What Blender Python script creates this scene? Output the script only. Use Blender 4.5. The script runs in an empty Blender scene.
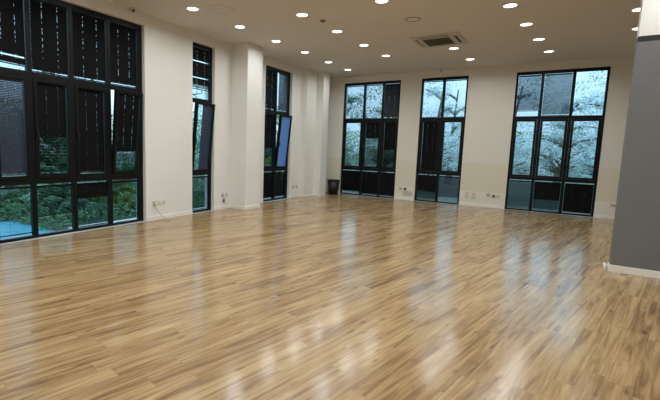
import bpy, math, random
from mathutils import Vector, Matrix
SC = bpy.context.scene
COL = SC.collection
R = math.radians
random.seed(7)

# ------------------------------------------------------------------ camera
cd = bpy.data.cameras.new('camera'); cam = bpy.data.objects.new('camera', cd); COL.objects.link(cam)
yaw, pitch, roll, FPX = 0.5748033, 0.1160193, 0.0292266, 410.912
cy, sy, cp, sp = math.cos(yaw), math.sin(yaw), math.cos(pitch), math.sin(pitch)
fw = Vector((-sy*cp, cy*cp, -sp)); rt0 = Vector((cy, sy, 0)); up0 = rt0.cross(fw)
rt = rt0*math.cos(roll) + up0*math.sin(roll); up = -rt0*math.sin(roll) + up0*math.cos(roll)
m = Matrix((rt, up, -fw)).transposed().to_4x4(); m.translation = Vector((0, 0, 1.55))
cam.matrix_world = m
cd.sensor_fit = 'HORIZONTAL'; cd.sensor_width = 36; cd.lens = FPX/660*36
cd.shift_x = 46.10/660; cd.shift_y = -4.24/660
cd.clip_start = 0.05; cd.clip_end = 300
SC.camera = cam

# ------------------------------------------------------------------ world: bright overcast sky, brighter overhead
W = bpy.data.worlds.new('overcast_sky'); SC.world = W; W.use_nodes = True
nt = W.node_tree; nt.nodes.clear()
o_ = nt.nodes.new('ShaderNodeOutputWorld'); bg = nt.nodes.new('ShaderNodeBackground')
tc = nt.nodes.new('ShaderNodeTexCoord'); sx = nt.nodes.new('ShaderNodeSeparateXYZ')
mr = nt.nodes.new('ShaderNodeMapRange'); mr.inputs[1].default_value = 0.0; mr.inputs[2].default_value = 0.45
mr.inputs[3].default_value = .8; mr.inputs[4].default_value = 3.6
nt.links.new(tc.outputs['Generated'], sx.inputs[0]); nt.links.new(sx.outputs['Z'], mr.inputs[0])
nt.links.new(mr.outputs[0], bg.inputs['Strength']); bg.inputs['Color'].default_value = (0.70, 0.87, 1.0, 1)
nt.links.new(bg.outputs[0], o_.inputs['Surface'])
W.cycles.sampling_method = 'MANUAL'; W.cycles.sample_map_resolution = 256

LAMP_W = 10.1            # watts of each ceiling downlight
SC.view_settings.view_transform = 'Standard'; SC.view_settings.look = 'None'
SC.view_settings.gamma = 1; SC.view_settings.use_curve_mapping = False
SC.view_settings.exposure = 0.0

# ------------------------------------------------------------------ materials
def lin(c): return tuple(((x/255)/12.92 if x/255 <= .04045 else ((x/255+.055)/1.055)**2.4) for x in c)+(1,)
def mat(name, rgb, rough=.5, metal=0, spec=.5, noise=0, scale=8, bump=0, emit=None, es=0):
    M = bpy.data.materials.new(name); M.use_nodes = True; n = M.node_tree; b = n.nodes['Principled BSDF']
    b.inputs['Base Color'].default_value = lin(rgb); b.inputs['Roughness'].default_value = rough
    b.inputs['Metallic'].default_value = metal; b.inputs['Specular IOR Level'].default_value = spec
    if noise or bump:
        t = n.nodes.new('ShaderNodeTexCoord'); z = n.nodes.new('ShaderNodeTexNoise')
        z.inputs['Scale'].default_value = scale; z.inputs['Detail'].default_value = 4
        n.links.new(t.outputs['Object'], z.inputs['Vector'])
        if noise:
            cr = n.nodes.new('ShaderNodeValToRGB'); c = lin(rgb)
            cr.color_ramp.elements[0].position = .3; cr.color_ramp.elements[1].position = .7
            cr.color_ramp.elements[0].color = tuple(v*(1-noise) for v in c[:3])+(1,)
            cr.color_ramp.elements[1].color = tuple(min(1, v*(1+noise)) for v in c[:3])+(1,)
            n.links.new(z.outputs['Fac'], cr.inputs[0]); n.links.new(cr.outputs[0], b.inputs['Base Color'])
        if bump:
            bp = n.nodes.new('ShaderNodeBump'); bp.inputs['Strength'].default_value = bump; bp.inputs['Distance'].default_value = .002
            n.links.new(z.outputs['Fac'], bp.inputs['Height']); n.links.new(bp.outputs[0], b.inputs['Normal'])
    if emit:
        b.inputs['Emission Color'].default_value = lin(emit); b.inputs['Emission Strength'].default_value = es
    return M

def wall_mat(name, rgb, band=None):
    """painted plaster; band = repainted lower zone (real repaint, with its own edge height)"""
    M = mat(name, rgb, .75, spec=.25, noise=.03, scale=.8, bump=.15)
    if band:
        n = M.node_tree; b = n.nodes['Principled BSDF']; src = b.inputs['Base Color'].links[0].from_socket
        g = n.nodes.new('ShaderNodeNewGeometry'); s = n.nodes.new('ShaderNodeSeparateXYZ'); n.links.new(g.outputs['Position'], s.inputs[0])
        def below(h):
            q = n.nodes.new('ShaderNodeMapRange'); q.inputs[1].default_value = h-.008; q.inputs[2].default_value = h+.008
            q.inputs[3].default_value = 1; q.inputs[4].default_value = 0; n.links.new(s.outputs['Z'], q.inputs[0]); return q.outputs[0]
        for h, c in band:
            mx = n.nodes.new('ShaderNodeMix'); mx.data_type = 'RGBA'
            n.links.new(below(h), mx.inputs[0]); n.links.new(src, mx.inputs[6]); mx.inputs[7].default_value = lin(c); src = mx.outputs[2]
        n.links.new(src, b.inputs['Base Color'])
    return M

M_WALL = wall_mat('white_wall_paint', (226, 225, 220))
M_BACK = wall_mat('white_back_wall_paint', (222, 218, 209), [(1.27, (218, 211, 193)), (.44, (226, 222, 211))])
M_CEIL = mat('ceiling_paint', (217, 213, 208), .85, spec=.2, noise=.015, scale=.6)
M_GREY = mat('grey_partition_paint', (114, 114, 114), .6, spec=.3, noise=.03, scale=1.1, bump=.1)
M_PWHITE = mat('white_partition_paint', (228, 226, 220), .6, spec=.3, noise=.01, scale=2)
M_SKIRT = mat('white_skirting_paint', (232, 229, 220), .45, noise=.02, scale=5)
M_SILL = mat('pale_stone_sill', (205, 210, 212), .25, noise=.04, scale=12)
M_FRAME = mat('dark_aluminium', (8, 13, 14), .4, spec=.22, noise=.1, scale=30)
M_SEAL = mat('bare_aluminium', (150, 155, 155), .35, metal=.9, noise=.05, scale=30)
M_HANDLE = mat('black_handle', (14, 14, 15), .35, noise=.05, scale=40)
M_BLIND = mat('black_blind', (5, 5, 6), .6, spec=.12, noise=.12, scale=20)
M_BLINDG = mat('charcoal_blind', (44, 48, 62), .5, spec=.2, noise=.1, scale=20)  # lighter grey; light on the four-column window's slats is put into it
M_BLINDS = mat('slate_blind', (26, 33, 42), .5, spec=.25, noise=.1, scale=20)
M_BLINDN = mat('navy_blind', (26, 40, 66), .45, noise=.1, scale=20)
M_BLINDB = mat('daylit_blue_blind', (96, 140, 200), .45, noise=.08, scale=20)  # brighter copy of the blind colour, with daylight put into it
M_CORD = mat('blind_cord', (120, 122, 120), .8, noise=.05, scale=50)
M_WHITE = mat('white_plastic', (225, 224, 218), .4, noise=.02, scale=20)
M_OFFW = mat('cream_plastic', (206, 200, 184), .45, noise=.03, scale=20)
M_ACW = mat('unit_plastic', (196, 189, 178), .5, noise=.02, scale=10)
M_DARK = mat('dark_plastic', (22, 22, 22), .5, noise=.1, scale=20)
M_GRILL = mat('grille_grey', (92, 86, 76), .6, noise=.05, scale=20)
M_GREYP = mat('grey_plastic', (120, 116, 108), .5, noise=.05, scale=20)
M_BEIGE = mat('aged_beige_plastic', (176, 168, 152), .5, noise=.06, scale=20)
M_BIN = mat('black_bin_plastic', (22, 22, 24), .5, noise=.15, scale=14, bump=.1)
M_CABLE = mat('grey_cable', (150, 145, 130), .55, noise=.05, scale=30)
M_CABLEW = mat('white_cable', (235, 233, 226), .5, noise=.02, scale=30)
M_TARP = mat('blue_tarpaulin', (14, 130, 152), .45, noise=.2, scale=3, bump=.3)
M_BARK = mat('bark', (88, 84, 74), .9, noise=.3, scale=9, bump=.5)
M_GROUND = mat('outdoor_ground', (50, 62, 50), .9, noise=.3, scale=1.4, bump=.4)
M_KERB = mat('outdoor_concrete', (168, 172, 168), .85, noise=.12, scale=4, bump=.3)
M_LED = mat('lamp_diffuser', (255, 255, 250), .4, emit=(255, 250, 236), es=5, noise=.001)

def leaf_mat(name, rgb):
    M = bpy.data.materials.new(name); M.use_nodes = True; n = M.node_tree; n.nodes.clear()
    o = n.nodes.new('ShaderNodeOutputMaterial'); d = n.nodes.new('ShaderNodeBsdfPrincipled'); t = n.nodes.new('ShaderNodeBsdfTranslucent')
    mx = n.nodes.new('ShaderNodeMixShader'); mx.inputs[0].default_value = .45
    tc = n.nodes.new('ShaderNodeTexCoord'); z = n.nodes.new('ShaderNodeTexNoise'); z.inputs['Scale'].default_value = 2.6; z.inputs['Detail'].default_value = 5
    n.links.new(tc.outputs['Object'], z.inputs['Vector'])
    cr = n.nodes.new('ShaderNodeValToRGB'); c = lin(rgb)
    cr.color_ramp.elements[0].position = .32; cr.color_ramp.elements[0].color = (c[0]*.35, c[1]*.4, c[2]*.4, 1)
    cr.color_ramp.elements[1].position = .68; cr.color_ramp.elements[1].color = (min(1, c[0]*1.7), min(1, c[1]*1.6), min(1, c[2]*1.5), 1)
    n.links.new(z.outputs['Fac'], cr.inputs[0]); n.links.new(cr.outputs[0], d.inputs['Base Color']); n.links.new(cr.outputs[0], t.inputs['Color'])
    d.inputs['Roughness'].default_value = .4
    n.links.new(d.outputs[0], mx.inputs[1]); n.links.new(t.outputs[0], mx.inputs[2]); n.links.new(mx.outputs[0], o.inputs[0])
    return M
M_LEAF = leaf_mat('green_leaves', (84, 128, 92)); M_LEAFP = leaf_mat('pale_leaves', (140, 176, 150)); M_LEAFM = leaf_mat('grey_green_leaves', (112, 142, 124)); M_LEAFX = leaf_mat('hazy_silver_leaves', (192, 216, 214)); M_LEAFY = leaf_mat('yellow_green_leaves', (120, 150, 84))  # the silvery leaf colour has bluish haze mixed into it

def glass_mat():
    M = bpy.data.materials.new('tinted_window_glass'); M.use_nodes = True; n = M.node_tree; n.nodes.clear()
    o = n.nodes.new('ShaderNodeOutputMaterial'); t = n.nodes.new('ShaderNodeBsdfTransparent'); g = n.nodes.new('ShaderNodeBsdfGlossy')
    t.inputs['Color'].default_value = (.74, .87, .93, 1); g.inputs['Roughness'].default_value = .02
    ge = n.nodes.new('ShaderNodeNewGeometry'); dt = n.nodes.new('ShaderNodeVectorMath'); dt.operation = 'DOT_PRODUCT'
    n.links.new(ge.outputs['Normal'], dt.inputs[0]); n.links.new(ge.outputs['Incoming'], dt.inputs[1])
    def mm(op, a, b=None):
        q = n.nodes.new('ShaderNodeMath'); q.operation = op
        for i, v in enumerate((a, b)):
            if v is None: continue
            if isinstance(v, (int, float)): q.inputs[i].default_value = v
            else: n.links.new(v, q.inputs[i])
        return q.outputs[0]
    fr = mm('ADD', .03, mm('MULTIPLY', .8, mm('POWER', mm('SUBTRACT', 1.0, mm('ABSOLUTE', dt.outputs['Value'])), 5.0)))
    mx = n.nodes.new('ShaderNodeMixShader'); n.links.new(fr, mx.inputs[0])
    n.links.new(t.outputs[0], mx.inputs[1]); n.links.new(g.outputs[0], mx.inputs[2]); n.links.new(mx.outputs[0], o.inputs[0])
    return M
M_GLASS = glass_mat()

def floor_mat():
    M = bpy.data.materials.new('oak_laminate'); M.use_nodes = True; n = M.node_tree; b = n.nodes['Principled BSDF']; L = n.links
    N = n.nodes.new
    def math_(op, a, c=None, d=None):
        q = N('ShaderNodeMath'); q.operation = op
        for i, v in enumerate((a, c, d)):
            if v is None: continue
            if isinstance(v, (int, float)): q.inputs[i].default_value = v
            else: L.new(v, q.inputs[i])
        return q.outputs[0]
    g = N('ShaderNodeNewGeometry'); mp = N('ShaderNodeMapping'); mp.inputs['Rotation'].default_value = (0, 0, R(12))
    L.new(g.outputs['Position'], mp.inputs[0]); s = N('ShaderNodeSeparateXYZ'); L.new(mp.outputs[0], s.inputs[0])
    PW, PL = .144, 1.21
    u, v = s.outputs['X'], s.outputs['Y']            # u across the planks, v along them
    uu = math_('DIVIDE', u, PW); row = math_('FLOOR', uu)
    wn = N('ShaderNodeTexWhiteNoise'); wn.noise_dimensions = '1D'; L.new(row, wn.inputs['W'])
    vv = math_('ADD', math_('DIVIDE', v, PL), wn.outputs['Value']); colm = math_('FLOOR', vv)
    cx = N('ShaderNodeCombineXYZ'); L.new(row, cx.inputs[0]); L.new(colm, cx.inputs[1])
    w2 = N('ShaderNodeTexWhiteNoise'); w2.noise_dimensions = '3D'; L.new(cx.outputs[0], w2.inputs['Vector'])
    rnd = w2.outputs['Value']
    # grain coordinates, shifted for every plank
    off = math_('MULTIPLY', rnd, 37.0)
    gx = N('ShaderNodeCombineXYZ'); L.new(math_('MULTIPLY', u, 17.0), gx.inputs[0]); L.new(math_('ADD', math_('MULTIPLY', v, 1.0), off), gx.inputs[1]); L.new(off, gx.inputs[2])
    n1 = N('ShaderNodeTexNoise'); n1.inputs['Scale'].default_value = 1.0; n1.inputs['Detail'].default_value = 5; n1.inputs['Roughness'].default_value = .62; n1.inputs['Distortion'].default_value = .8
    L.new(gx.outputs[0], n1.inputs['Vector'])
    gx2 = N('ShaderNodeCombineXYZ'); L.new(math_('MULTIPLY', u, 90.0), gx2.inputs[0]); L.new(math_('ADD', math_('MULTIPLY', v, 5.0), off), gx2.inputs[1]); L.new(off, gx2.inputs[2])
    n2 = N('ShaderNodeTexNoise'); n2.inputs['Scale'].default_value = 1.0; n2.inputs['Detail'].default_value = 3; L.new(gx2.outputs[0], n2.inputs['Vector'])
    # knots
    gx3 = N('ShaderNodeCombineXYZ'); L.new(math_('MULTIPLY', u, 7.0), gx3.inputs[0]); L.new(math_('ADD', math_('MULTIPLY', v, 2.6), off), gx3.inputs[1])
    vo = N('ShaderNodeTexVoronoi'); vo.inputs['Scale'].default_value = 1.0; L.new(gx3.outputs[0], vo.inputs['Vector'])
    kn = N('ShaderNodeMapRange'); kn.inputs[1].default_value = .03; kn.inputs[2].default_value = .17; kn.inputs[3].default_value = .2; kn.inputs[4].default_value = 0
    L.new(vo.outputs['Distance'], kn.inputs[0])
    f = math_('ADD', n1.outputs['Fac'], math_('MULTIPLY', math_('SUBTRACT', n2.outputs['Fac'], .5), .22))
    f = math_('ADD', f, math_('MULTIPLY', math_('SUBTRACT', rnd, .5), .10))
    f = math_('SUBTRACT', f, kn.outputs[0])
    cr = N('ShaderNodeValToRGB'); e = cr.color_ramp.elements
    e[0].position = .2; e[0].color = lin((92, 68, 45)); e[1].position = .78; e[1].color = lin((190, 165, 122))
    for p, c in ((.36, (128, 99, 67)), (.48, (154, 125, 87)), (.62, (174, 146, 104))):
        q = e.new(p); q.color = lin(c)
    L.new(f, cr.inputs[0])
    # seams
    fu = math_('FRACT', uu); du = math_('MULTIPLY', math_('MINIMUM', fu, math_('SUBTRACT', 1.0, fu)), PW)
    fv = math_('FRACT', vv); dv = math_('MULTIPLY', math_('MINIMUM', fv, math_('SUBTRACT', 1.0, fv)), PL)
    dd = math_('MINIMUM', du, dv)
    se = N('ShaderNodeMapRange'); se.inputs[1].default_value = .0004; se.inputs[2].default_value = .0022; se.inputs[3].default_value = .42; se.inputs[4].default_value = 0
    L.new(dd, se.inputs[0])
    mx = N('ShaderNodeMix'); mx.data_type = 'RGBA'; L.new(se.outputs[0], mx.inputs[0]); L.new(cr.outputs[0], mx.inputs[6]); mx.inputs[7].default_value = lin((62, 44, 30))
    L.new(mx.outputs[2], b.inputs['Base Color'])
    b.inputs['Specular IOR Level'].default_value = .5
    ro = N('ShaderNodeMapRange'); ro.inputs[3].default_value = .15; ro.inputs[4].default_value = .22; L.new(n1.outputs['Fac'], ro.inputs[0]); L.new(ro.outputs[0], b.inputs['Roughness'])
    # slow waviness of the boards and the grain pressed into them
    wv = N('ShaderNodeTexNoise'); wv.inputs['Scale'].default_value = 5; L.new(mp.outputs[0], wv.inputs['Vector'])
    h = math_('ADD', math_('MULTIPLY', wv.outputs['Fac'], .5), math_('MULTIPLY', n2.outputs['Fac'], .18))
    h = math_('SUBTRACT', h, se.outputs[0])
    bp = N('ShaderNodeBump'); bp.inputs['Strength'].default_value = .25; bp.inputs['Distance'].default_value = .002
    L.new(h, bp.inputs['Height']); L.new(bp.outputs[0], b.inputs['Normal'])
    return M
M_FLOOR = floor_mat()

# ------------------------------------------------------------------ mesh helpers
class MB:
    def __init__(s): s.v = []; s.f = []
    def box(s, x0, x1, y0, y1, z0, z1):
        k = len(s.v); s.v += [(x, y, z) for x in (x0, x1) for y in (y0, y1) for z in (z0, z1)]
        s.f += [tuple(k+i for i in q) for q in ((0, 1, 3, 2), (4, 6, 7, 5), (0, 4, 5, 1), (2, 3, 7, 6), (0, 2, 6, 4), (1, 5, 7, 3))]
        return s
    def quad(s, *p):
        k = len(s.v); s.v += [tuple(q) for q in p]; s.f.append(tuple(range(k, k+len(p)))); return s
    def tube(s, pts, rad, n=8, cap=True):
        pts = [Vector(p) for p in pts]; rings = []
        if not isinstance(rad, (list, tuple)): rad = [rad]*len(pts)
        ref = Vector((.3, .2, 1)).normalized()
        for i, p in enumerate(pts):
            t = (pts[min(i+1, len(pts)-1)]-pts[max(i-1, 0)]).normalized()
            a = t.cross(ref)
            if a.length < .05: a = t.cross(Vector((1, 0, 0)))
            a.normalize(); b = t.cross(a); k = len(s.v)
            s.v += [tuple(p+(a*math.cos(2*math.pi*j/n)+b*math.sin(2*math.pi*j/n))*rad[i]) for j in range(n)]; rings.append(k)
        for i in range(len(rings)-1):
            for j in range(n): s.f.append((rings[i]+j, rings[i]+(j+1) % n, rings[i+1]+(j+1) % n, rings[i+1]+j))
        if cap: s.f.append(tuple(rings[0]+j for j in range(n))[::-1]); s.f.append(tuple(rings[-1]+j for j in range(n)))
        return s
    def lathe(s, prof, n=32, c=(0, 0, 0)):
        k = len(s.v)
        for r_, z in prof: s.v += [(c[0]+r_*math.cos(2*math.pi*j/n), c[1]+r_*math.sin(2*math.pi*j/n), c[2]+z) for j in range(n)]
        for i in range(len(prof)-1):
            for j in range(n):
                a = k+i*n; s.f.append((a+j, a+(j+1) % n, a+n+(j+1) % n, a+n+j))
        return s
    def obj(s, name, mt, parent=None, smooth=False, bevel=0):
        me = bpy.data.meshes.new(name); me.from_pydata(s.v, [], s.f); me.materials.append(mt)
        if smooth:
            for p in me.polygons: p.use_smooth = True
        o = bpy.data.objects.new(name, me); COL.objects.link(o)
        if parent: o.parent = parent
        if bevel:
            b = o.modifiers.new('bevel', 'BEVEL'); b.width = bevel; b.segments = 2; b.limit_method = 'ANGLE'
        return o

def tag(o, label=None, cat=None, group=None, kind=None):
    if label: o['label'] = label
    if cat: o['category'] = cat
    if group: o['group'] = group
    if kind: o['kind'] = kind
    return o
def empty(name, loc, label=None, cat=None, group=None, kind=None):
    o = bpy.data.objects.new(name, None); COL.objects.link(o); o.location = loc; o.empty_display_size = .1
    return tag(o, label, cat, group, kind)
def struct(o): o['kind'] = 'structure'; return o
def copy_tree(o, parent=None):
    c = o.copy(); COL.objects.link(c); c.parent = parent
    for ch in [q for q in bpy.data.objects if q.parent == o]: copy_tree(ch, c)
    return c

# ------------------------------------------------------------------ room
XL, YB, ZC, ZT = -6.73, 13.13, 4.0, 3.79
XR, YF = 5.2, -3.0
XO, YO = XL-.3, YB+.3
LW = [(2.70, 5.33), (6.59, 7.30), (9.31, 10.68)]                    # openings in the left wall
BW = [(-6.18, -4.225), (-3.58, -2.245), (-1.03, 1.005)]             # openings in the back wall
struct(MB().box(XO, XR+.2, YF-.2, YO, -.12, 0).obj('floor', M_FLOOR))
struct(MB().box(XO, XR+.2, YF-.2, YO, ZC, ZC+.25).obj('ceiling', M_CEIL))
w = MB(); y = YF-.2
for a, b in LW:
    w.box(XO, XL, y, a, 0, ZC); w.box(XO, XL, a, b, ZT, ZC); y = b
w.box(XO, XL, y, YO, 0, ZC)
w.box(XL, -6.246, 7.902, 8.498, 0, ZC)            # the deep pier
w.box(XL, -6.542, 11.263, 11.86, 0, ZC)           # the stepped pier
w.box(XL, -6.298, 11.86, 12.258, 0, ZC)
struct(w.obj('wall_left', M_WALL))
w = MB(); x = XL
for a, b in BW:
    w.box(x, a, YB, YO, 0, ZC); w.box(a, b, YB, YO, ZT, ZC); x = b
w.box(x, XR+.2, YB, YO, 0, ZC)
struct(w.obj('wall_back', M_BACK))
struct(MB().box(XR, XR+.2, YF-.2, YB, 0, ZC).obj('wall_right', M_WALL))
struct(MB().box(XL, XR, YF-.2, YF, 0, ZC).obj('wall_front', M_WALL))
# grey partition: grey below, a black line, white above
PX, PY = .782, 7.044
struct(MB().box(PX, XR, PY, PY+.16, 0, 3.04).obj('wall_partition', M_GREY))
struct(MB().box(PX-.004, XR, PY-.006, PY+.166, 3.04, 3.10).obj('trim_1', M_DARK))
struct(MB().box(PX, XR, PY, PY+.16, 3.10, ZC).obj('wall_partition_upper', M_PWHITE))
def skirt(name, pieces):
    s = MB()
    for p in pieces: s.box(*p)
    o = s.obj(name, M_SKIRT, bevel=.003); return struct(o)
T, H = .014, .085
skirt('baseboard_left', [(XL, XL+T, YF, 2.70, 0, H), (XL, XL+T, 5.33, 6.59, 0, H), (XL, XL+T, 7.30, 7.902, 0, H),
    (XL, -6.246+T, 7.902-T, 7.902, 0, H), (-6.246, -6.246+T, 7.902, 8.498, 0, H), (XL, -6.246+T, 8.498, 8.498+T, 0, H),
    (XL, XL+T, 8.512, 9.31, 0, H), (XL, XL+T, 10.68, 11.25, 0, H), (XL, -6.542+T, 11.263-T, 11.263, 0, H), (-6.542, -6.542+T, 11.263, 11.846, 0, H),
    (-6.542+T, -6.298+T, 11.86-T, 11.86, 0, H), (-6.298, -6.298+T, 11.86, 12.258, 0, H), (XL, -6.298+T, 12.258, 12.258+T, 0, H), (XL, XL+T, 12.272, YB, 0, H)])
skirt('baseboard_back', [(XL+T, BW[0][0], YB-T, YB, 0, H), (BW[0][1], BW[1][0], YB-T, YB, 0, H), (BW[1][1], BW[2][0], YB-T, YB, 0, H), (BW[2][1], XR, YB-T, YB, 0, H)])
skirt('baseboard_partition', [(PX-T, XR, PY-T, PY, 0, .095), (PX-T, PX, PY, PY+.16, 0, .095), (PX-T, XR, PY+.16, PY+.16+T, 0, .095)])

# ------------------------------------------------------------------ windows.  Built in a frame where s runs along the wall, d into the room, z up
ROWS = {'top': (2.605, 3.70), 'mid': (1.0, 2.46), 'low': (.06, .84)}
def place(o, side):
    # local (s, d, z) -> world.  left wall: s = +Y, d = +X ; back wall: s = +X, d = -Y
    if side == 'L': o.matrix_world = Matrix(((0, 1, 0, -6.81), (1, 0, 0, 0), (0, 0, 1, 0), (0, 0, 0, 1)))
    else: o.matrix_world = Matrix(((1, 0, 0, 0), (0, -1, 0, 13.178), (0, 0, 1, 0), (0, 0, 0, 1)))
def window(num, side, s0, s1, mull, tilted, name_note):
    root = bpy.data.objects.new('window_%d' % num, None); COL.objects.link(root); struct(root); place(root, side)
    D = -.075; fr = MB(); gl = MB()
    e = .055; mw = .075
    ms = [s0]+mull+[s1]
    fr.box(s0, s0+e, D, 0, 0, ZT); fr.box(s1-e, s1, D, 0, 0, ZT); fr.box(s0+e, s1-e, D, 0, 3.71, ZT); fr.box(s0+e, s1-e, D, 0, 0, .045)
    for q in mull: fr.box(q-mw/2, q+mw/2, D, 0, .045, 3.71)
    spans = []
    for i in range(len(ms)-1):
        a = ms[i]+(e if i == 0 else mw/2); b = ms[i+1]-(e if i == len(ms)-2 else mw/2); spans.append((a, b))
        fr.box(a, b, D, 0, 2.515, 2.60); fr.box(a, b, D, 0, .865, .945)
    fr.obj('frame', M_FRAME, root, bevel=.003)
    sash0 = None
    for i, (a, b) in enumerate(spans):
        gl.box(a, b, -.066, -.060, 2.60, 3.71); gl.box(a, b, -.066, -.060, .045, .865)
        # opening sash in the middle row
        t = .055
        sb = MB(); w_, h_ = b-a-.006, 2.512-.948
        sb.box(0, t, -.06, .012, 0, h_); sb.box(w_-t, w_, -.06, .012, 0, h_); sb.box(t, w_-t, -.06, .012, 0, t); sb.box(t, w_-t, -.06, .012, h_-t, h_)
        sa = sb.obj('sash', M_FRAME, root, bevel=.003); sa.location = (a+.003, 0, .948)
        if i in tilted: sa.rotation_euler = (-R(5.6), 0, 0)
        MB().box(t-.006, w_-t+.006, -.052, -.046, t-.006, h_-t+.006).obj('sash_glass', M_GLASS, sa)
        hs = t*.5
        hd = MB(); hd.box(hs-.012, hs+.012, .012, .022, h_*.5-.03, h_*.5+.03); hd.box(hs-.008, hs+.008, .022, .05, h_*.5-.008, h_*.5+.008); hd.box(hs-.009, hs+.009, .042, .055, h_*.5-.13, h_*.5+.008)
        hd.obj('handle', M_HANDLE, sa, bevel=.002)
    gl.obj('glass', M_GLASS, root)
    # slim bright glazing beads at the foot of the panes
    bd = MB()
    for a, b in spans:
        bd.box(a, b, -.058, -.040, 2.60, 2.606); bd.box(a, b, -.058, -.035, .045, .053)
    bd.obj('glazing_bead', M_SEAL, root)
    bd2 = MB()
    return root, spans
WL = ['the four-column window', 'the narrow one-column window', 'the two-column window with a tilted sash']
wins = {}
wins[1] = window(1, 'L', 2.70, 5.33-.05, [3.268, 3.93, 4.612], [3], '')
wins[2] = window(2, 'L', 6.59, 7.29, [], [0], '')
wins[3] = window(3, 'L', 9.31, 10.66, [9.97], [1], '')
wins[4] = window(4, 'B', -6.18, -4.225, [-5.44, -4.794], [], '')
wins[5] = window(5, 'B', -3.58, -2.245, [-2.92], [], '')
wins[6] = window(6, 'B', -1.03, 1.005, [-.405, .285], [], '')
for i, (a, b) in enumerate(LW): struct(MB().box(-6.81, XL, a, b, 0, .004).obj('trim_%d' % (4+i), M_SILL))
for i, (a, b) in enumerate(BW): struct(MB().box(a, b, YB, 13.178, 0, .004).obj('trim_%d' % (7+i), M_SILL))
# filler between last frame member and reveal of the wide window
struct(MB().box(-6.885, -6.81, 5.28, 5.33, 0, ZT).obj('trim_2', M_FRAME))
struct(MB().box(-6.885, -6.81, 10.66, 10.68, 0, ZT).obj('trim_3', M_FRAME))

# ------------------------------------------------------------------ venetian blinds, one in each pane
def blind(win, colm, row, label, zb=None, tilt=78, open_below=None, open_tilt=12, mt=None, s_from=0.0, s_to=1.0, skew=0, dense=1.13, slits=()):
    side = 'L' if win <= 3 else 'B'
    a, b = wins[win][1][colm]; z0, z1 = ROWS[row]
    if row == 'mid': a += .062; b -= .062
    g0, g1 = (.013, .006) if side == 'L' else (.007, .005); L = b-a-g0-g1; a_ = a+g0+L*s_from; b_ = a+g0+L*s_to
    mt = mt or M_BLIND
    zt = z1-.004; zb = z0+.003 if zb is None else zb
    root = empty('venetian_blind', (0, 0, 0), label, 'blind', 'venetian blinds in the window panes')
    place(root, side)
    dm = -.030
    MB().box(a_, b_, dm-.013, dm+.013, zt-.026, zt).obj('headrail', mt, root)
    sl = MB(); p = .024; c = p*dense; z = zt-.036; cords = [a_+(b_-a_)*.3, a_+(b_-a_)*.72]
    bott = lambda s: zb + skew*((s-a_)/(b_-a_)-.5)
    while z > zb+.02:
        th = R(open_tilt if (open_below is not None and z < open_below+random.uniform(-.01, .01)) else tilt + random.uniform(-1.2, 1.2))
        # outer edge (towards the window, -d) is the high one
        dy, dz = math.cos(th)*c/2, math.sin(th)*c/2
        hw_ = random.choice((.0008, .0014, .002)) if win == 1 else .001
        if any(abs(z-q) < p/2 for q in slits): z -= p; continue
        if random.random() < .45: segs = [(a_, b_)]
        else: segs = [(a_, cords[0]-hw_), (cords[0]+hw_, cords[1]-hw_), (cords[1]+hw_, b_)]
        for s0, s1 in segs:
            sk0 = skew*((s0-a_)/(b_-a_)-.5)*((zt-z)/(zt-zb)); sk1 = skew*((s1-a_)/(b_-a_)-.5)*((zt-z)/(zt-zb))
            zz0, zz1 = z+sk0, z+sk1
            cu = c*.06
            m0 = (s0, dm+cu*math.sin(th), zz0+cu*math.cos(th)); m1 = (s1, dm+cu*math.sin(th), zz1+cu*math.cos(th))
            k = len(sl.v); sl.v += [(s0, dm-dy, zz0+dz), (s1, dm-dy, zz1+dz), m1, m0, (s0, dm+dy, zz0-dz), (s1, dm+dy, zz1-dz)]
            sl.f += [(k, k+1, k+2, k+3), (k+3, k+2, k+5, k+4)]
        z -= p
    sl.obj('slats', mt, root)
    br = MB(); k = len(br.v)
    br.quad; z_a, z_b = zb-skew/2, zb+skew/2
    V = [(s, d, zz+dz_) for s, zz in ((a_, z_a), (b_, z_b)) for d in (dm-.012, dm+.012) for dz_ in (0, .014)]
    br.v = V; br.f = [(0, 1, 3, 2), (4, 6, 7, 5), (0, 4, 5, 1), (2, 3, 7, 6), (0, 2, 6, 4), (1, 5, 7, 3)]
    br.obj('bottom_rail', mt, root)
    for s in cords: MB().box(s-.0006, s+.0006, dm+.013, dm+.0142, zb+.01, zt-.02).obj('cord', M_BLIND, root)
    # a blind on a tilted sash leans with it
    if row == 'mid' and ((win, colm) in ((1, 3), (2, 0), (3, 1))):
        ang = R(5.6); piv = Vector((0, 0, .948))
        root.matrix_world = root.matrix_world @ Matrix.Translation(piv) @ Matrix.Rotation(-ang, 4, 'X') @ Matrix.Translation(-piv) @ Matrix.Translation((0, .012, 0))
    return root
def nm(win, c, row):
    W_ = {1: 'four-column window', 2: 'one-column slit window', 3: 'side window by stepped pier', 4: 'back window by the bin',
          5: 'two-column back window', 6: 'back window by the partition'}[win]
    n = len(wins[win][1])
    C_ = {1: [''], 2: ['first column, ', 'second column, '], 3: ['first column, ', 'middle column, ', 'last column, '],
          4: ['nearest column, ', 'second nearest column, ', 'second farthest column, ', 'farthest column, ']}[n]
    return {'top': 'top pane, ', 'mid': 'middle sash, ', 'low': 'bottom pane, '}[row]+C_[c]+W_
def B(win, c, row, look, **k): blind(win, c, row, look+' in '+nm(win, c, row), **k)
B(1, 0, 'top', 'black blind with light under it', zb=2.665, skew=-.02, slits=(2.80,))
B(1, 0, 'mid', 'charcoal grey blind', tilt=53, dense=1.24, mt=M_BLINDG, zb=1.02)
B(1, 0, 'low', 'half-see-through open blind', tilt=-18, zb=.09, dense=.8)
B(1, 1, 'top', 'black closed blind')
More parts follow.
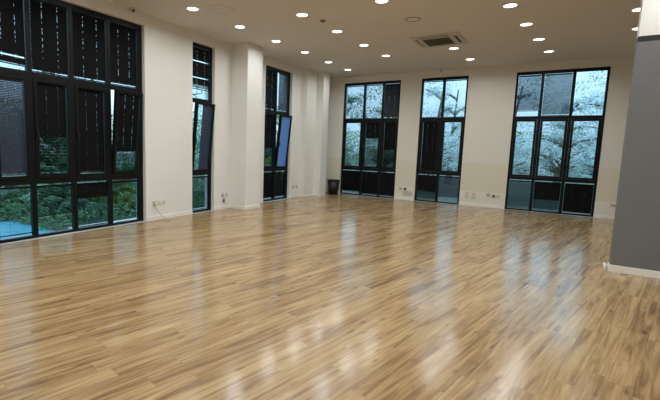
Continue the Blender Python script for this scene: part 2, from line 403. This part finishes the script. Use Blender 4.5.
B(1, 1, 'mid', 'black blind with open lower slats', open_below=1.60, open_tilt=-42)
B(1, 1, 'low', 'black raised blind with sloping rail', tilt=-38, zb=.34, skew=.02, dense=1.05)
B(1, 2, 'top', 'black closed blind')
B(1, 2, 'mid', 'black closed blind', zb=1.02)
B(1, 2, 'low', 'black blind with open lower slats', open_below=.56, open_tilt=-28)
B(1, 3, 'top', 'black closed blind')
B(1, 3, 'mid', 'black blind with open lower slats', open_below=1.40, open_tilt=-42)
B(1, 3, 'low', 'open see-through blind', tilt=-24, dense=.9, zb=.09)
B(2, 0, 'top', 'black blind with a bright gap', zb=2.80, slits=(3.41, 3.06), open_below=2.92, open_tilt=50)
B(2, 0, 'mid', 'navy blind over part of glass', s_from=.32, mt=M_BLINDN, tilt=66)
B(2, 0, 'low', 'dark open blind', tilt=-40, dense=1.1)
B(3, 0, 'top', 'black closed blind')
B(3, 0, 'mid', 'black blind with open lower slats', open_below=1.55, open_tilt=-34)
B(3, 0, 'low', 'black closed blind')
B(3, 1, 'top', 'navy blind with side gap', s_from=.16, mt=M_BLINDN, tilt=66)
B(3, 1, 'mid', 'blue blind coloured as if daylit', s_from=.02, mt=M_BLINDB, tilt=62, dense=1.3)
B(3, 1, 'low', 'black nearly closed blind', tilt=50)
B(4, 0, 'top', 'open blind full of daylight', tilt=-16, dense=.8)
B(4, 1, 'top', 'open blind full of daylight', tilt=-16, dense=.8)
B(4, 2, 'top', 'dark grey closed blind', mt=M_BLINDG, tilt=74)
B(4, 1, 'mid', 'black blind with open lower slats', open_below=1.95, open_tilt=-30)
B(4, 2, 'mid', 'black blind drawn nearly down', open_below=1.60, open_tilt=-45)
B(4, 0, 'low', 'black blind with bright sill line', zb=.115)
B(4, 1, 'low', 'black closed blind', zb=.07)
B(4, 2, 'low', 'black closed blind', zb=.075)
B(5, 0, 'top', 'open blind full of daylight', tilt=6, dense=.6)
B(5, 1, 'top', 'open blind full of daylight', tilt=6, dense=.6)
B(5, 0, 'mid', 'black closed blind')
B(5, 0, 'low', 'black blind with open lower slats', open_below=.36, open_tilt=-46)
B(5, 1, 'low', 'slate blind half open', mt=M_BLINDS, tilt=40, zb=.19)
B(6, 0, 'top', 'slate blind stopped above sill', mt=M_BLINDS, tilt=46, zb=2.735, dense=1.2)
B(6, 1, 'top', 'slate grey lowered blind', mt=M_BLINDS, tilt=46, dense=1.2)
B(6, 0, 'low', 'dim half-open blind', tilt=-40, dense=1.05)
B(6, 1, 'low', 'black blind with open lower slats', open_below=.36, open_tilt=-48)
B(6, 2, 'low', 'black closed blind above bright sill', zb=.082)

# ------------------------------------------------------------------ ceiling downlights
def light_proto(lit):
    root = empty('ceiling_downlight' if lit else 'ceiling_speaker', (0, 0, ZC))
    MB().lathe([(.098, 0), (.122, 0), (.124, -.004), (.118, -.010), (.102, -.012), (.098, -.006), (.098, 0)], 40).obj('trim_ring', M_WHITE if lit else M_ACW, root, smooth=True)
    d = MB().lathe([(.0005, -.0065), (.05, -.0075), (.099, -.0065)], 40)
    d.obj('diffuser', M_LED, root, smooth=True)
    ld = bpy.data.lights.new('downlight_lamp', 'AREA'); ld.shape = 'DISK'; ld.size = .19; ld.energy = LAMP_W; ld.color = (.93, .985, 1); ld.spread = R(165)
    lo = bpy.data.objects.new('lamp', ld); COL.objects.link(lo); lo.parent = root; lo.location = (0, 0, -.016)
    return root
LIGHTS = [
 ('the row nearest the side windows', [(-5.68, 5.56), (-5.62, 6.83), (-5.60, 8.12), (-5.55, 9.36), (-5.56, 10.70), (-5.52, 11.93)], [(-5.72, 4.3), (-5.76, 3.0), (-5.8, 1.7), (-5.8, .2), (-5.8, -1.3)]),
 ('the second row from the side windows', [(-4.10, 6.77), (-4.00, 8.03), (-3.94, 9.35), (-3.85, 10.61)], [(-4.2, 5.5), (-4.3, 4.2), (-4.4, 2.9), (-4.5, 1.5), (-4.5, .0), (-4.5, -1.5)]),
 ('the third row from the side windows', [(-2.58, 6.77), (-2.18, 10.54), (-2.04, 11.92)], [(-2.7, 5.5), (-2.8, 4.2), (-2.9, 2.9), (-3.0, 1.5), (-3.0, .0), (-3.0, -1.5)]),
 ('the fourth row from the side windows', [(-.81, 7.96), (-.64, 9.22), (-.47, 10.5), (-.30, 11.81)], [(-.95, 6.7), (-1.1, 5.4), (-1.2, 4.1), (-1.3, 2.8), (-1.4, 1.4), (-1.4, 0), (-1.4, -1.5)]),
 ('the fifth row from the side windows', [(.99, 9.13), (1.15, 10.43)], [(.6, 5.4), (.5, 4.2), (.4, 2.8), (.3, 1.4), (.3, 0), (2.2, 4.6), (2.0, 3.0), (2.0, 1.0), (3.4, 4.2), (3.4, 1.6), (3.3, 9.8), (1.05, 6.5), (2.3, 6.45), (3.6, 6.4)])]
ORD = ['first', 'second', 'third', 'fourth', 'fifth', 'sixth']
proto = None
for rn, seen, rest in LIGHTS:
    for i, (x_, y_) in enumerate(seen+rest):
        if proto is None: o = proto = light_proto(True)
        else: o = copy_tree(proto)
        o.location = (x_, y_, ZC)
        if i < len(seen):
            k = len(seen)-1-i
            wh = 'nearest the back wall' if k == 0 else ('%s from the back wall' % ORD[k])
            lb = 'round lit downlight, %s in %s' % (wh, rn)
        else: lb = 'round ceiling downlight overhead, in %s' % rn
        tag(o, lb, 'ceiling light', 'ceiling downlights' if i < len(seen) else 'downlights overhead in '+rn)

# unlit ring, smoke detector, hatch, cameras
sp_ = empty('ceiling_speaker', (-2.41, 7.96, ZC), 'flush round unlit speaker ring on ceiling before the air conditioner', 'speaker')
MB().lathe([(.118, 0), (.138, -.003), (.140, -.008), (.120, -.009), (.116, -.002), (.118, 0)], 40).obj('rim', M_GREYP, sp_, smooth=True)
MB().lathe([(.0005, -.005), (.117, -.004)], 40).obj('grille', M_CEIL, sp_)
sd = empty('smoke_detector', (-3.93, 7.26, ZC), 'small dark round smoke detector on ceiling among downlights', 'smoke detector')
MB().lathe([(.055, 0), (.055, -.010), (.048, -.014)], 28).obj('base', M_GREYP, sd, smooth=True)
MB().lathe([(.046, -.012), (.042, -.026), (.028, -.034), (.0005, -.035)], 28).obj('sensor_dome', M_GREYP, sd, smooth=True)
ha = empty('access_hatch', (-5.25, 5.82, ZC), 'faint square access hatch outlined in the ceiling', 'hatch'); ha.rotation_euler.z = R(-4)
q = MB(); s_ = .2
for (a, b, c, d) in ((-s_, s_, -s_, -s_+.006), (-s_, s_, s_-.006, s_), (-s_, -s_+.006, -s_+.006, s_-.006), (s_-.006, s_, -s_+.006, s_-.006)): q.box(a, b, c, d, -.004, 0)
q.obj('hatch_frame', M_ACW, ha)
MB().box(-s_+.008, s_-.008, -s_+.008, s_-.008, -.0025, 0).obj('hatch_panel', M_CEIL, ha)
def sec_cam(loc, rz, label, sc=1):
    c = empty('security_camera', loc, label, 'camera', 'small ceiling security cameras'); c.rotation_euler.z = rz; c.scale = (sc,)*3
    MB().lathe([(.05, 0), (.05, -.012), (.04, -.018), (.0005, -.018)], 24).obj('base', M_OFFW, c, smooth=True)
    MB().lathe([(.04, -.018), (.043, -.035), (.035, -.06), (.018, -.072), (.0005, -.075)], 24)  .obj('dome', M_OFFW, c, smooth=True)
    MB().tube([(.02, 0, -.045), (.055, 0, -.055)], .02, 14).obj('lens', M_DARK, c, smooth=True)
    return c
sec_cam((-6.64, 5.02, ZC), R(-30), 'small white and black security camera above the four-column window', 1.1)
sec_cam((-3.02, 13.05, ZC), R(-90), 'tiny dark security camera at ceiling edge over the two-column back window', .8)

# cassette air conditioner
ac = empty('air_conditioner', (-2.33, 9.67, ZC), 'square four-way ceiling cassette air conditioner with dark centre grille', 'air conditioner'); ac.rotation_euler.z = R(-1)
hw = .50
pn = MB()
pn.box(-hw, hw, -hw, hw, -.025, 0)
pn.obj('panel', M_ACW, ac, bevel=.008)
MB().box(-.31, .31, -.31, .31, -.034, -.024).obj('grille_frame', M_ACW, ac, bevel=.004)
g_ = MB(); MB().box(-.28, .28, -.28, .28, -.037, -.034).obj('filter', M_GRILL, ac)
for i in range(20): g_.box(-.27, .27, -.272+i*.028, -.264+i*.028, -.042, -.037)
g_.obj('grille_bars', M_GRILL, ac)
for i in range(4):
    v = MB().box(-.30, .30, .375, .43, -.029, -.024).obj('air_slot', M_DARK if i == 3 else M_GREYP, ac); v.rotation_euler.z = R(90*i)
    f = MB().box(-.29, .29, .372, .385, -.040, -.028).obj('air_flap', M_ACW, ac); f.rotation_euler.z = R(90*i)

# ------------------------------------------------------------------ sockets
def socket(side, s, z, label, two=True, dark=False, plug=False, wd=.086, ht=.086):
    """side L: s is Y on the left wall; side B: s is X on the back wall"""
    o = empty('wall_socket', (XL, s, z) if side == 'L' else (s, YB, z), label, 'socket', 'wall sockets near the floor')
    o.rotation_euler.z = R(90) if side == 'L' else 0      # local -y faces the room
    MB().box(-wd/2, wd/2, -.010, 0, -ht/2, ht/2).obj('face_plate', M_OFFW if not dark else M_BEIGE, o, bevel=.003)
    pin = MB()
    for px_, pz in ((-.009, -.012), (.009, -.012), (0, .014)): pin.box(px_-.0025, px_+.0025, -.0112, -.0098, pz-.006, pz+.006)
    pin.obj('socket_holes', M_DARK, o)
    if plug: MB().box(-.022, .022, -.045, -.011, -.03, .02).obj('plug', M_GREYP if not dark else M_DARK, o, bevel=.005)
    return o
socket('L', 5.535, .350, 'cream socket with cable hanging from it, beside the wide window', dark=True)
socket('L', 5.66, .352, 'cream socket next to the one with the hanging cable')
socket('L', 5.78, .353, 'cream socket third along from the wide window', dark=False)
socket('L', 7.60, .345, 'small grey socket on wall between slit window and deep pier', dark=True, wd=.08)
socket('L', 7.755, .350, 'small socket touching the deep pier corner, above dark plug')
pw = empty('power_adapter', (XL, 7.64, .22), 'dark plug with short cable dangling below a socket by the deep pier', 'power adapter')
MB().box(.001, .035, -.028, .028, -.05, .04).obj('adapter_body', M_GREYP, pw, bevel=.006)
MB().tube([(.018, .0, .04), (.03, .0, .07), (.02, -.01, .10), (.012, -.02, .115)], .004, 8).obj('lead', M_DARK, pw, smooth=True)
MB().tube([(.018, .02, -.05), (.03, .05, -.085), (.03, .09, -.10)], .004, 8).obj('loose_end', M_DARK, pw, smooth=True)
socket('L', 10.90, .345, 'small dark socket beside the tilted-sash window', dark=True, wd=.08)
socket('L', 11.09, .347, 'small dark socket on narrow wall before the stepped pier', dark=True, wd=.08)
socket('B', -4.03, .36, 'grey socket on back wall next to the three-column window', dark=True)
socket('B', -3.88, .36, 'grey plugged socket on back wall between two windows', dark=True, plug=True)
jb = MB().box(-3.94, -3.64, YB-.012, YB, .15, .29).obj('cover_plate', mat('patch_paint', (196, 188, 170), .7, noise=.06, scale=9), bevel=.003)
tag(jb, 'pale rectangular cover plate low on the wall left of two-column back window', 'cover plate')
for x_, z_, l in ((-2.04, .375, 'upper cream socket, first of the four by the two-column window'), (-1.86, .375, 'upper cream socket, second of the four by the two-column window'),
                  (-2.04, .275, 'lower cream socket, under the first of the four'), (-1.86, .275, 'lower cream socket, under the second of the four')):
    socket('B', x_, z_, l, wd=.12, ht=.075)
socket('B', -1.47, .37, 'grey socket on back wall beside black plug', dark=True)
socket('B', -1.33, .35, 'dark plugged socket nearest the bright back window', dark=True, plug=True)
socket('B', -1.22, .35, 'cream blank socket right at the bright back window')
socket('B', 1.42, .355, 'long grey socket strip on back wall beside the grey partition', dark=True, wd=.20, ht=.05)

# cables
def smooth_path(pts, n=10):
    P_ = [Vector(p) for p in pts]; out = []
    for i in range(len(P_)-1):
        p0, p1, p2, p3 = P_[max(i-1, 0)], P_[i], P_[i+1], P_[min(i+2, len(P_)-1)]
        for k in range(n):
            t = k/n; out.append(.5*((2*p1)+(-p0+p2)*t+(2*p0-5*p1+4*p2-p3)*t*t+(-p0+3*p1-3*p2+p3)*t*t*t))
    return out+[P_[-1]]
cb = empty('power_cable', (XL, 5.54, .35), 'thin grey cable drooping from a wall socket to the floor', 'cable')
pts = smooth_path([(.03, 0, -.01), (.05, -.005, -.07), (.06, .02, -.14), (.10, .07, -.22), (.17, .11, -.29), (.24, .14, -.335), (.29, .16, -.344)])
MB().tube(pts, .0055, 8).obj('cable', M_CABLE, cb, smooth=True)
MB().box(.010, .045, -.022, .022, -.03, .02).obj('plug', M_OFFW, cb, bevel=.006)
wc = empty('white_cord', (.70, 7.45, 0), 'short white cord on the floor by partition corner', 'cord')
MB().tube(smooth_path([(-.13, -.16, .004), (-.05, -.08, .004), (.03, .02, .004), (.05, .0, .004), (.06, -.12, .006)]), .004, 8).obj('cord_line', M_CABLEW, wc, smooth=True)
MB().box(.035, .06, -.30, -.12, 0, .06).obj('cord_connector', M_CABLEW, wc, bevel=.006)

# waste bin in the far corner
bn = empty('waste_bin', (-6.30, 12.86, 0), 'black round tapered waste bin in the far corner', 'bin')
MB().lathe([(.0005, .006), (.145, .006), (.148, 0), (.155, 0), (.215, .48), (.211, .48), (.150, .012), (.0005, .012)], 40).obj('bucket', M_BIN, bn, smooth=True)
MB().lathe([(.213, .470), (.226, .472), (.229, .492), (.222, .503), (.208, .500), (.206, .474), (.213, .470)], 40).obj('rim', M_BIN, bn, smooth=True)

# ------------------------------------------------------------------ outdoors
struct(MB().box(-60, 60, -40, 90, -.5, -.22).obj('ground', M_GROUND))
def leaves(n, blobs, size, rng):
    mb = MB()
    for _ in range(n):
        c, r_ = rng.choice(blobs)
        while True:
            v = Vector((rng.uniform(-1, 1), rng.uniform(-1, 1), rng.uniform(-1, 1)))
            if .1 < v.length <= 1: break
        v = v*(.55+.45*rng.random())
        p = Vector(c)+Vector((v.x*r_, v.y*r_, v.z*r_*.85))
        a = Vector((rng.gauss(0, 1), rng.gauss(0, 1), rng.gauss(0, .6))).normalized(); b = a.cross(Vector((rng.gauss(0, 1), rng.gauss(0, 1), rng.gauss(0, 1)))).normalized()
        nrm = a.cross(b); L_ = size*rng.uniform(.6, 1.3); w_ = L_*.42
        mb.quad(p-a*L_*.5, p+b*w_*.5+nrm*L_*.08, p+a*L_*.5, p-b*w_*.5+nrm*L_*.08)
    return mb
def tree(name, loc, h, spread, n, size, lm, label, cat='tree', seed=1, stems=3, low=.35, group=None):
    rng = random.Random(seed); root = empty(name, loc, label, cat, group)
    tr = MB(); blobs = []
    base = h*low
    trunk = smooth_path([(0, 0, 0), (rng.uniform(-.1, .1), rng.uniform(-.1, .1), base*.6), (rng.uniform(-.2, .2), rng.uniform(-.2, .2), base), (rng.uniform(-.3, .3), rng.uniform(-.3, .3), h*.85)], 5)
    r0 = .035*h
    tr.tube(trunk, [r0*(1-.85*i/(len(trunk)-1)) for i in range(len(trunk))], 8)
    for k in range(stems*5):
        t = rng.uniform(.35 if low > .2 else .05, .95); p = trunk[int(t*(len(trunk)-1))]
        an = rng.uniform(0, 2*math.pi); L_ = spread*rng.uniform(.45, 1.0)*(1.15-.6*abs(t-.55))
        e = p+Vector((math.cos(an)*L_, math.sin(an)*L_, rng.uniform(.1, .7)*L_))
        e.z = min(e.z, h)
        mid = (p+e)/2+Vector((0, 0, .12*L_))
        br = smooth_path([p, mid, e], 4); tr.tube(br, [r0*.38*(1-.8*i/(len(br)-1)) for i in range(len(br))], 6)
        blobs.append((e, spread*rng.uniform(.24, .42))); blobs.append((mid, spread*rng.uniform(.16, .3)))
    for k in range(14 if cat == 'tree' else 0):
        an = rng.uniform(0, 2*math.pi); q = rng.random()**.5*spread*.75; zz = rng.uniform(low*h+.4, h-.2)
        blobs.append((Vector((math.cos(an)*q, math.sin(an)*q, zz)), spread*rng.uniform(.3, .45)))
    tr.obj('trunk' if cat == 'tree' else 'stems', M_BARK, root, smooth=True)
    leaves(n, blobs, size, rng).obj('foliage', lm, root)
    return root
G = -.22
# shrubs just outside the side windows
sh = [((-11.1, 4.35, G), 1.7, .80, 'leafy shrub outside the nearest bottom pane of the four-column window', M_LEAF),
      ((-9.5, 5.15, G), 1.25, .62, 'pale leafy shrub outside the second bottom pane of the four-column window', M_LEAFP),
      ((-9.4, 6.6, G), 1.3, .60, 'yellow-green shrub outside the farthest bottom pane of the four-column window', M_LEAFY),
      ((-11.4, 6.25, G), 1.9, .8, 'taller green shrub behind the pale and yellow-green ones outside the four-column window', M_LEAF),
      ((-11.6, 8.3, G), 2.0, .85, 'taller green shrub behind the yellow-green one outside the four-column window', M_LEAF),
      ((-9.7, 8.3, G), 1.2, .6, 'dark green shrub standing back between four-column and slit windows', M_LEAF),
      ((-9.6, 10.4, G), 2.9, .95, 'tall pale shrub outside the slit window', M_LEAFP),
      ((-9.1, 13.6, G), 2.9, .9, 'tall yellow-green shrub outside the window by the stepped pier', M_LEAFY)]
for i, (lc, h, s, lb, lm) in enumerate(sh): tree('shrub', lc, h, s, 3800, .12, lm, lb, 'shrub', 20+i, 4, .08, 'shrubs along the side windows')
tr_ = [((-14.3, 7.7, G), 4.4, 1.7, 'tree behind the shrubs outside the four-column window', M_LEAF, 5000, .16),
       ((-13.6, 12.4, G), 4.6, 1.7, 'tree outside the slit window, behind the tall pale shrub', M_LEAFP, 5000, .16),
       ((-13.4, 18.0, G), 4.6, 1.7, 'tree outside the window by the stepped pier, behind its shrub', M_LEAF, 5000, .16),
       ((-9.1, 18.6, G), 5.2, 1.35, 'green tree seen through first columns of the back window by the bin', M_LEAFM, 9000, .11),
       ((-8.3, 23.4, G), 5.9, 1.6, 'farther green tree behind the back window by the bin', M_LEAFM, 8000, .13),
       ((-4.5, 19.2, G), 5.4, 1.35, 'pale tree seen through the two-column back window', M_LEAFX, 9000, .11),
       ((-4.9, 24.6, G), 6.2, 1.5, 'farther pale tree behind the two-column back window', M_LEAFX, 7000, .13),
       ((-1.5, 18.8, G), 5.2, 1.1, 'pale tree seen through first column of the back window by the partition', M_LEAFX, 8000, .11),
       ((1.8, 19.0, G), 5.4, 1.15, 'pale tree seen through last column of the back window by the partition', M_LEAFX, 8000, .11),
       ((.3, 23.8, G), 6.1, 1.7, 'farther pale tree filling the middle column of the back window by the partition', M_LEAFX, 9000, .13)]
for i, (lc, h, s, lb, lm, n, z_) in enumerate(tr_): tree('tree', lc, h, s, n, z_, lm, lb, 'tree', 50+i, 7, .25, 'trees outside the windows')
# low hedges
def hedge(name, x0, x1, y0, y1, z1, label, n, seed):
    rng = random.Random(seed); mb = MB()
    for _ in range(n):
        p = Vector((rng.uniform(x0, x1), rng.uniform(y0, y1), G+rng.random()**.7*(z1-G)))
        a = Vector((rng.gauss(0, 1), rng.gauss(0, 1), rng.gauss(0, .7))).normalized(); b = a.cross(Vector((rng.gauss(0, 1), rng.gauss(0, 1), rng.gauss(0, 1)))).normalized()
        L_ = .17*rng.uniform(.6, 1.3); mb.quad(p-a*L_*.5, p+b*L_*.22, p+a*L_*.5, p-b*L_*.22)
    o = mb.obj(name, M_LEAF); tag(o, label, 'hedge'); return o
hedge('hedge', -13.2, 5.0, 27.5, 28.6, 2.9, 'long low hedge beyond the trees behind the back windows', 9000, 5)
hedge('hedge', -17.2, -16.2, 0, 24, 3.0, 'long tall hedge beyond the trees outside the side windows', 12000, 6)
rng = random.Random(9); gc = MB()
for _ in range(9000):
    p = Vector((rng.uniform(-12.5, -8.0), rng.uniform(4.0, 15.5), G+.02+rng.random()**1.5*.26))
    a = Vector((rng.gauss(0, 1), rng.gauss(0, 1), rng.gauss(0, .6))).normalized(); b = a.cross(Vector((rng.gauss(0, 1), rng.gauss(0, 1), rng.gauss(0, 1)))).normalized()
    L_ = .13*rng.uniform(.6, 1.3); gc.quad(p-a*L_*.5, p+b*L_*.22, p+a*L_*.5, p-b*L_*.22)
tag(gc.obj('ground_cover_leaves', M_LEAF), 'low green ground cover growing under the shrubs outside the side windows', 'ground cover', kind='stuff')
# blue tarpaulin on the ground outside the wide window
tp = MB(); nx, ny = 19, 17; rg = random.Random(3)
hh = [[.03+.10*math.exp(-((i-10)**2+(j-8)**2)/30)+rg.uniform(0, .04) for j in range(ny)] for i in range(nx)]
tp.v = [(-9.55+i*.105+rg.uniform(-.01, .01), 2.75+j*.085, G+hh[i][j]) for i in range(nx) for j in range(ny)]
tp.f = [(i*ny+j, (i+1)*ny+j, (i+1)*ny+j+1, i*ny+j+1) for i in range(nx-1) for j in range(ny-1)]
o = tp.obj('tarpaulin', M_TARP, smooth=True); sm = o.modifiers.new('thickness', 'SOLIDIFY'); sm.thickness = .008
tag(o, 'crumpled bright blue tarpaulin on the ground outside the nearest window column', 'tarpaulin')
kb = MB().box(-7.75, -7.55, 4.3, 12.5, G, -.10).obj('kerb', M_KERB, bevel=.01); tag(kb, 'pale concrete kerb running outside the side windows', 'kerb')
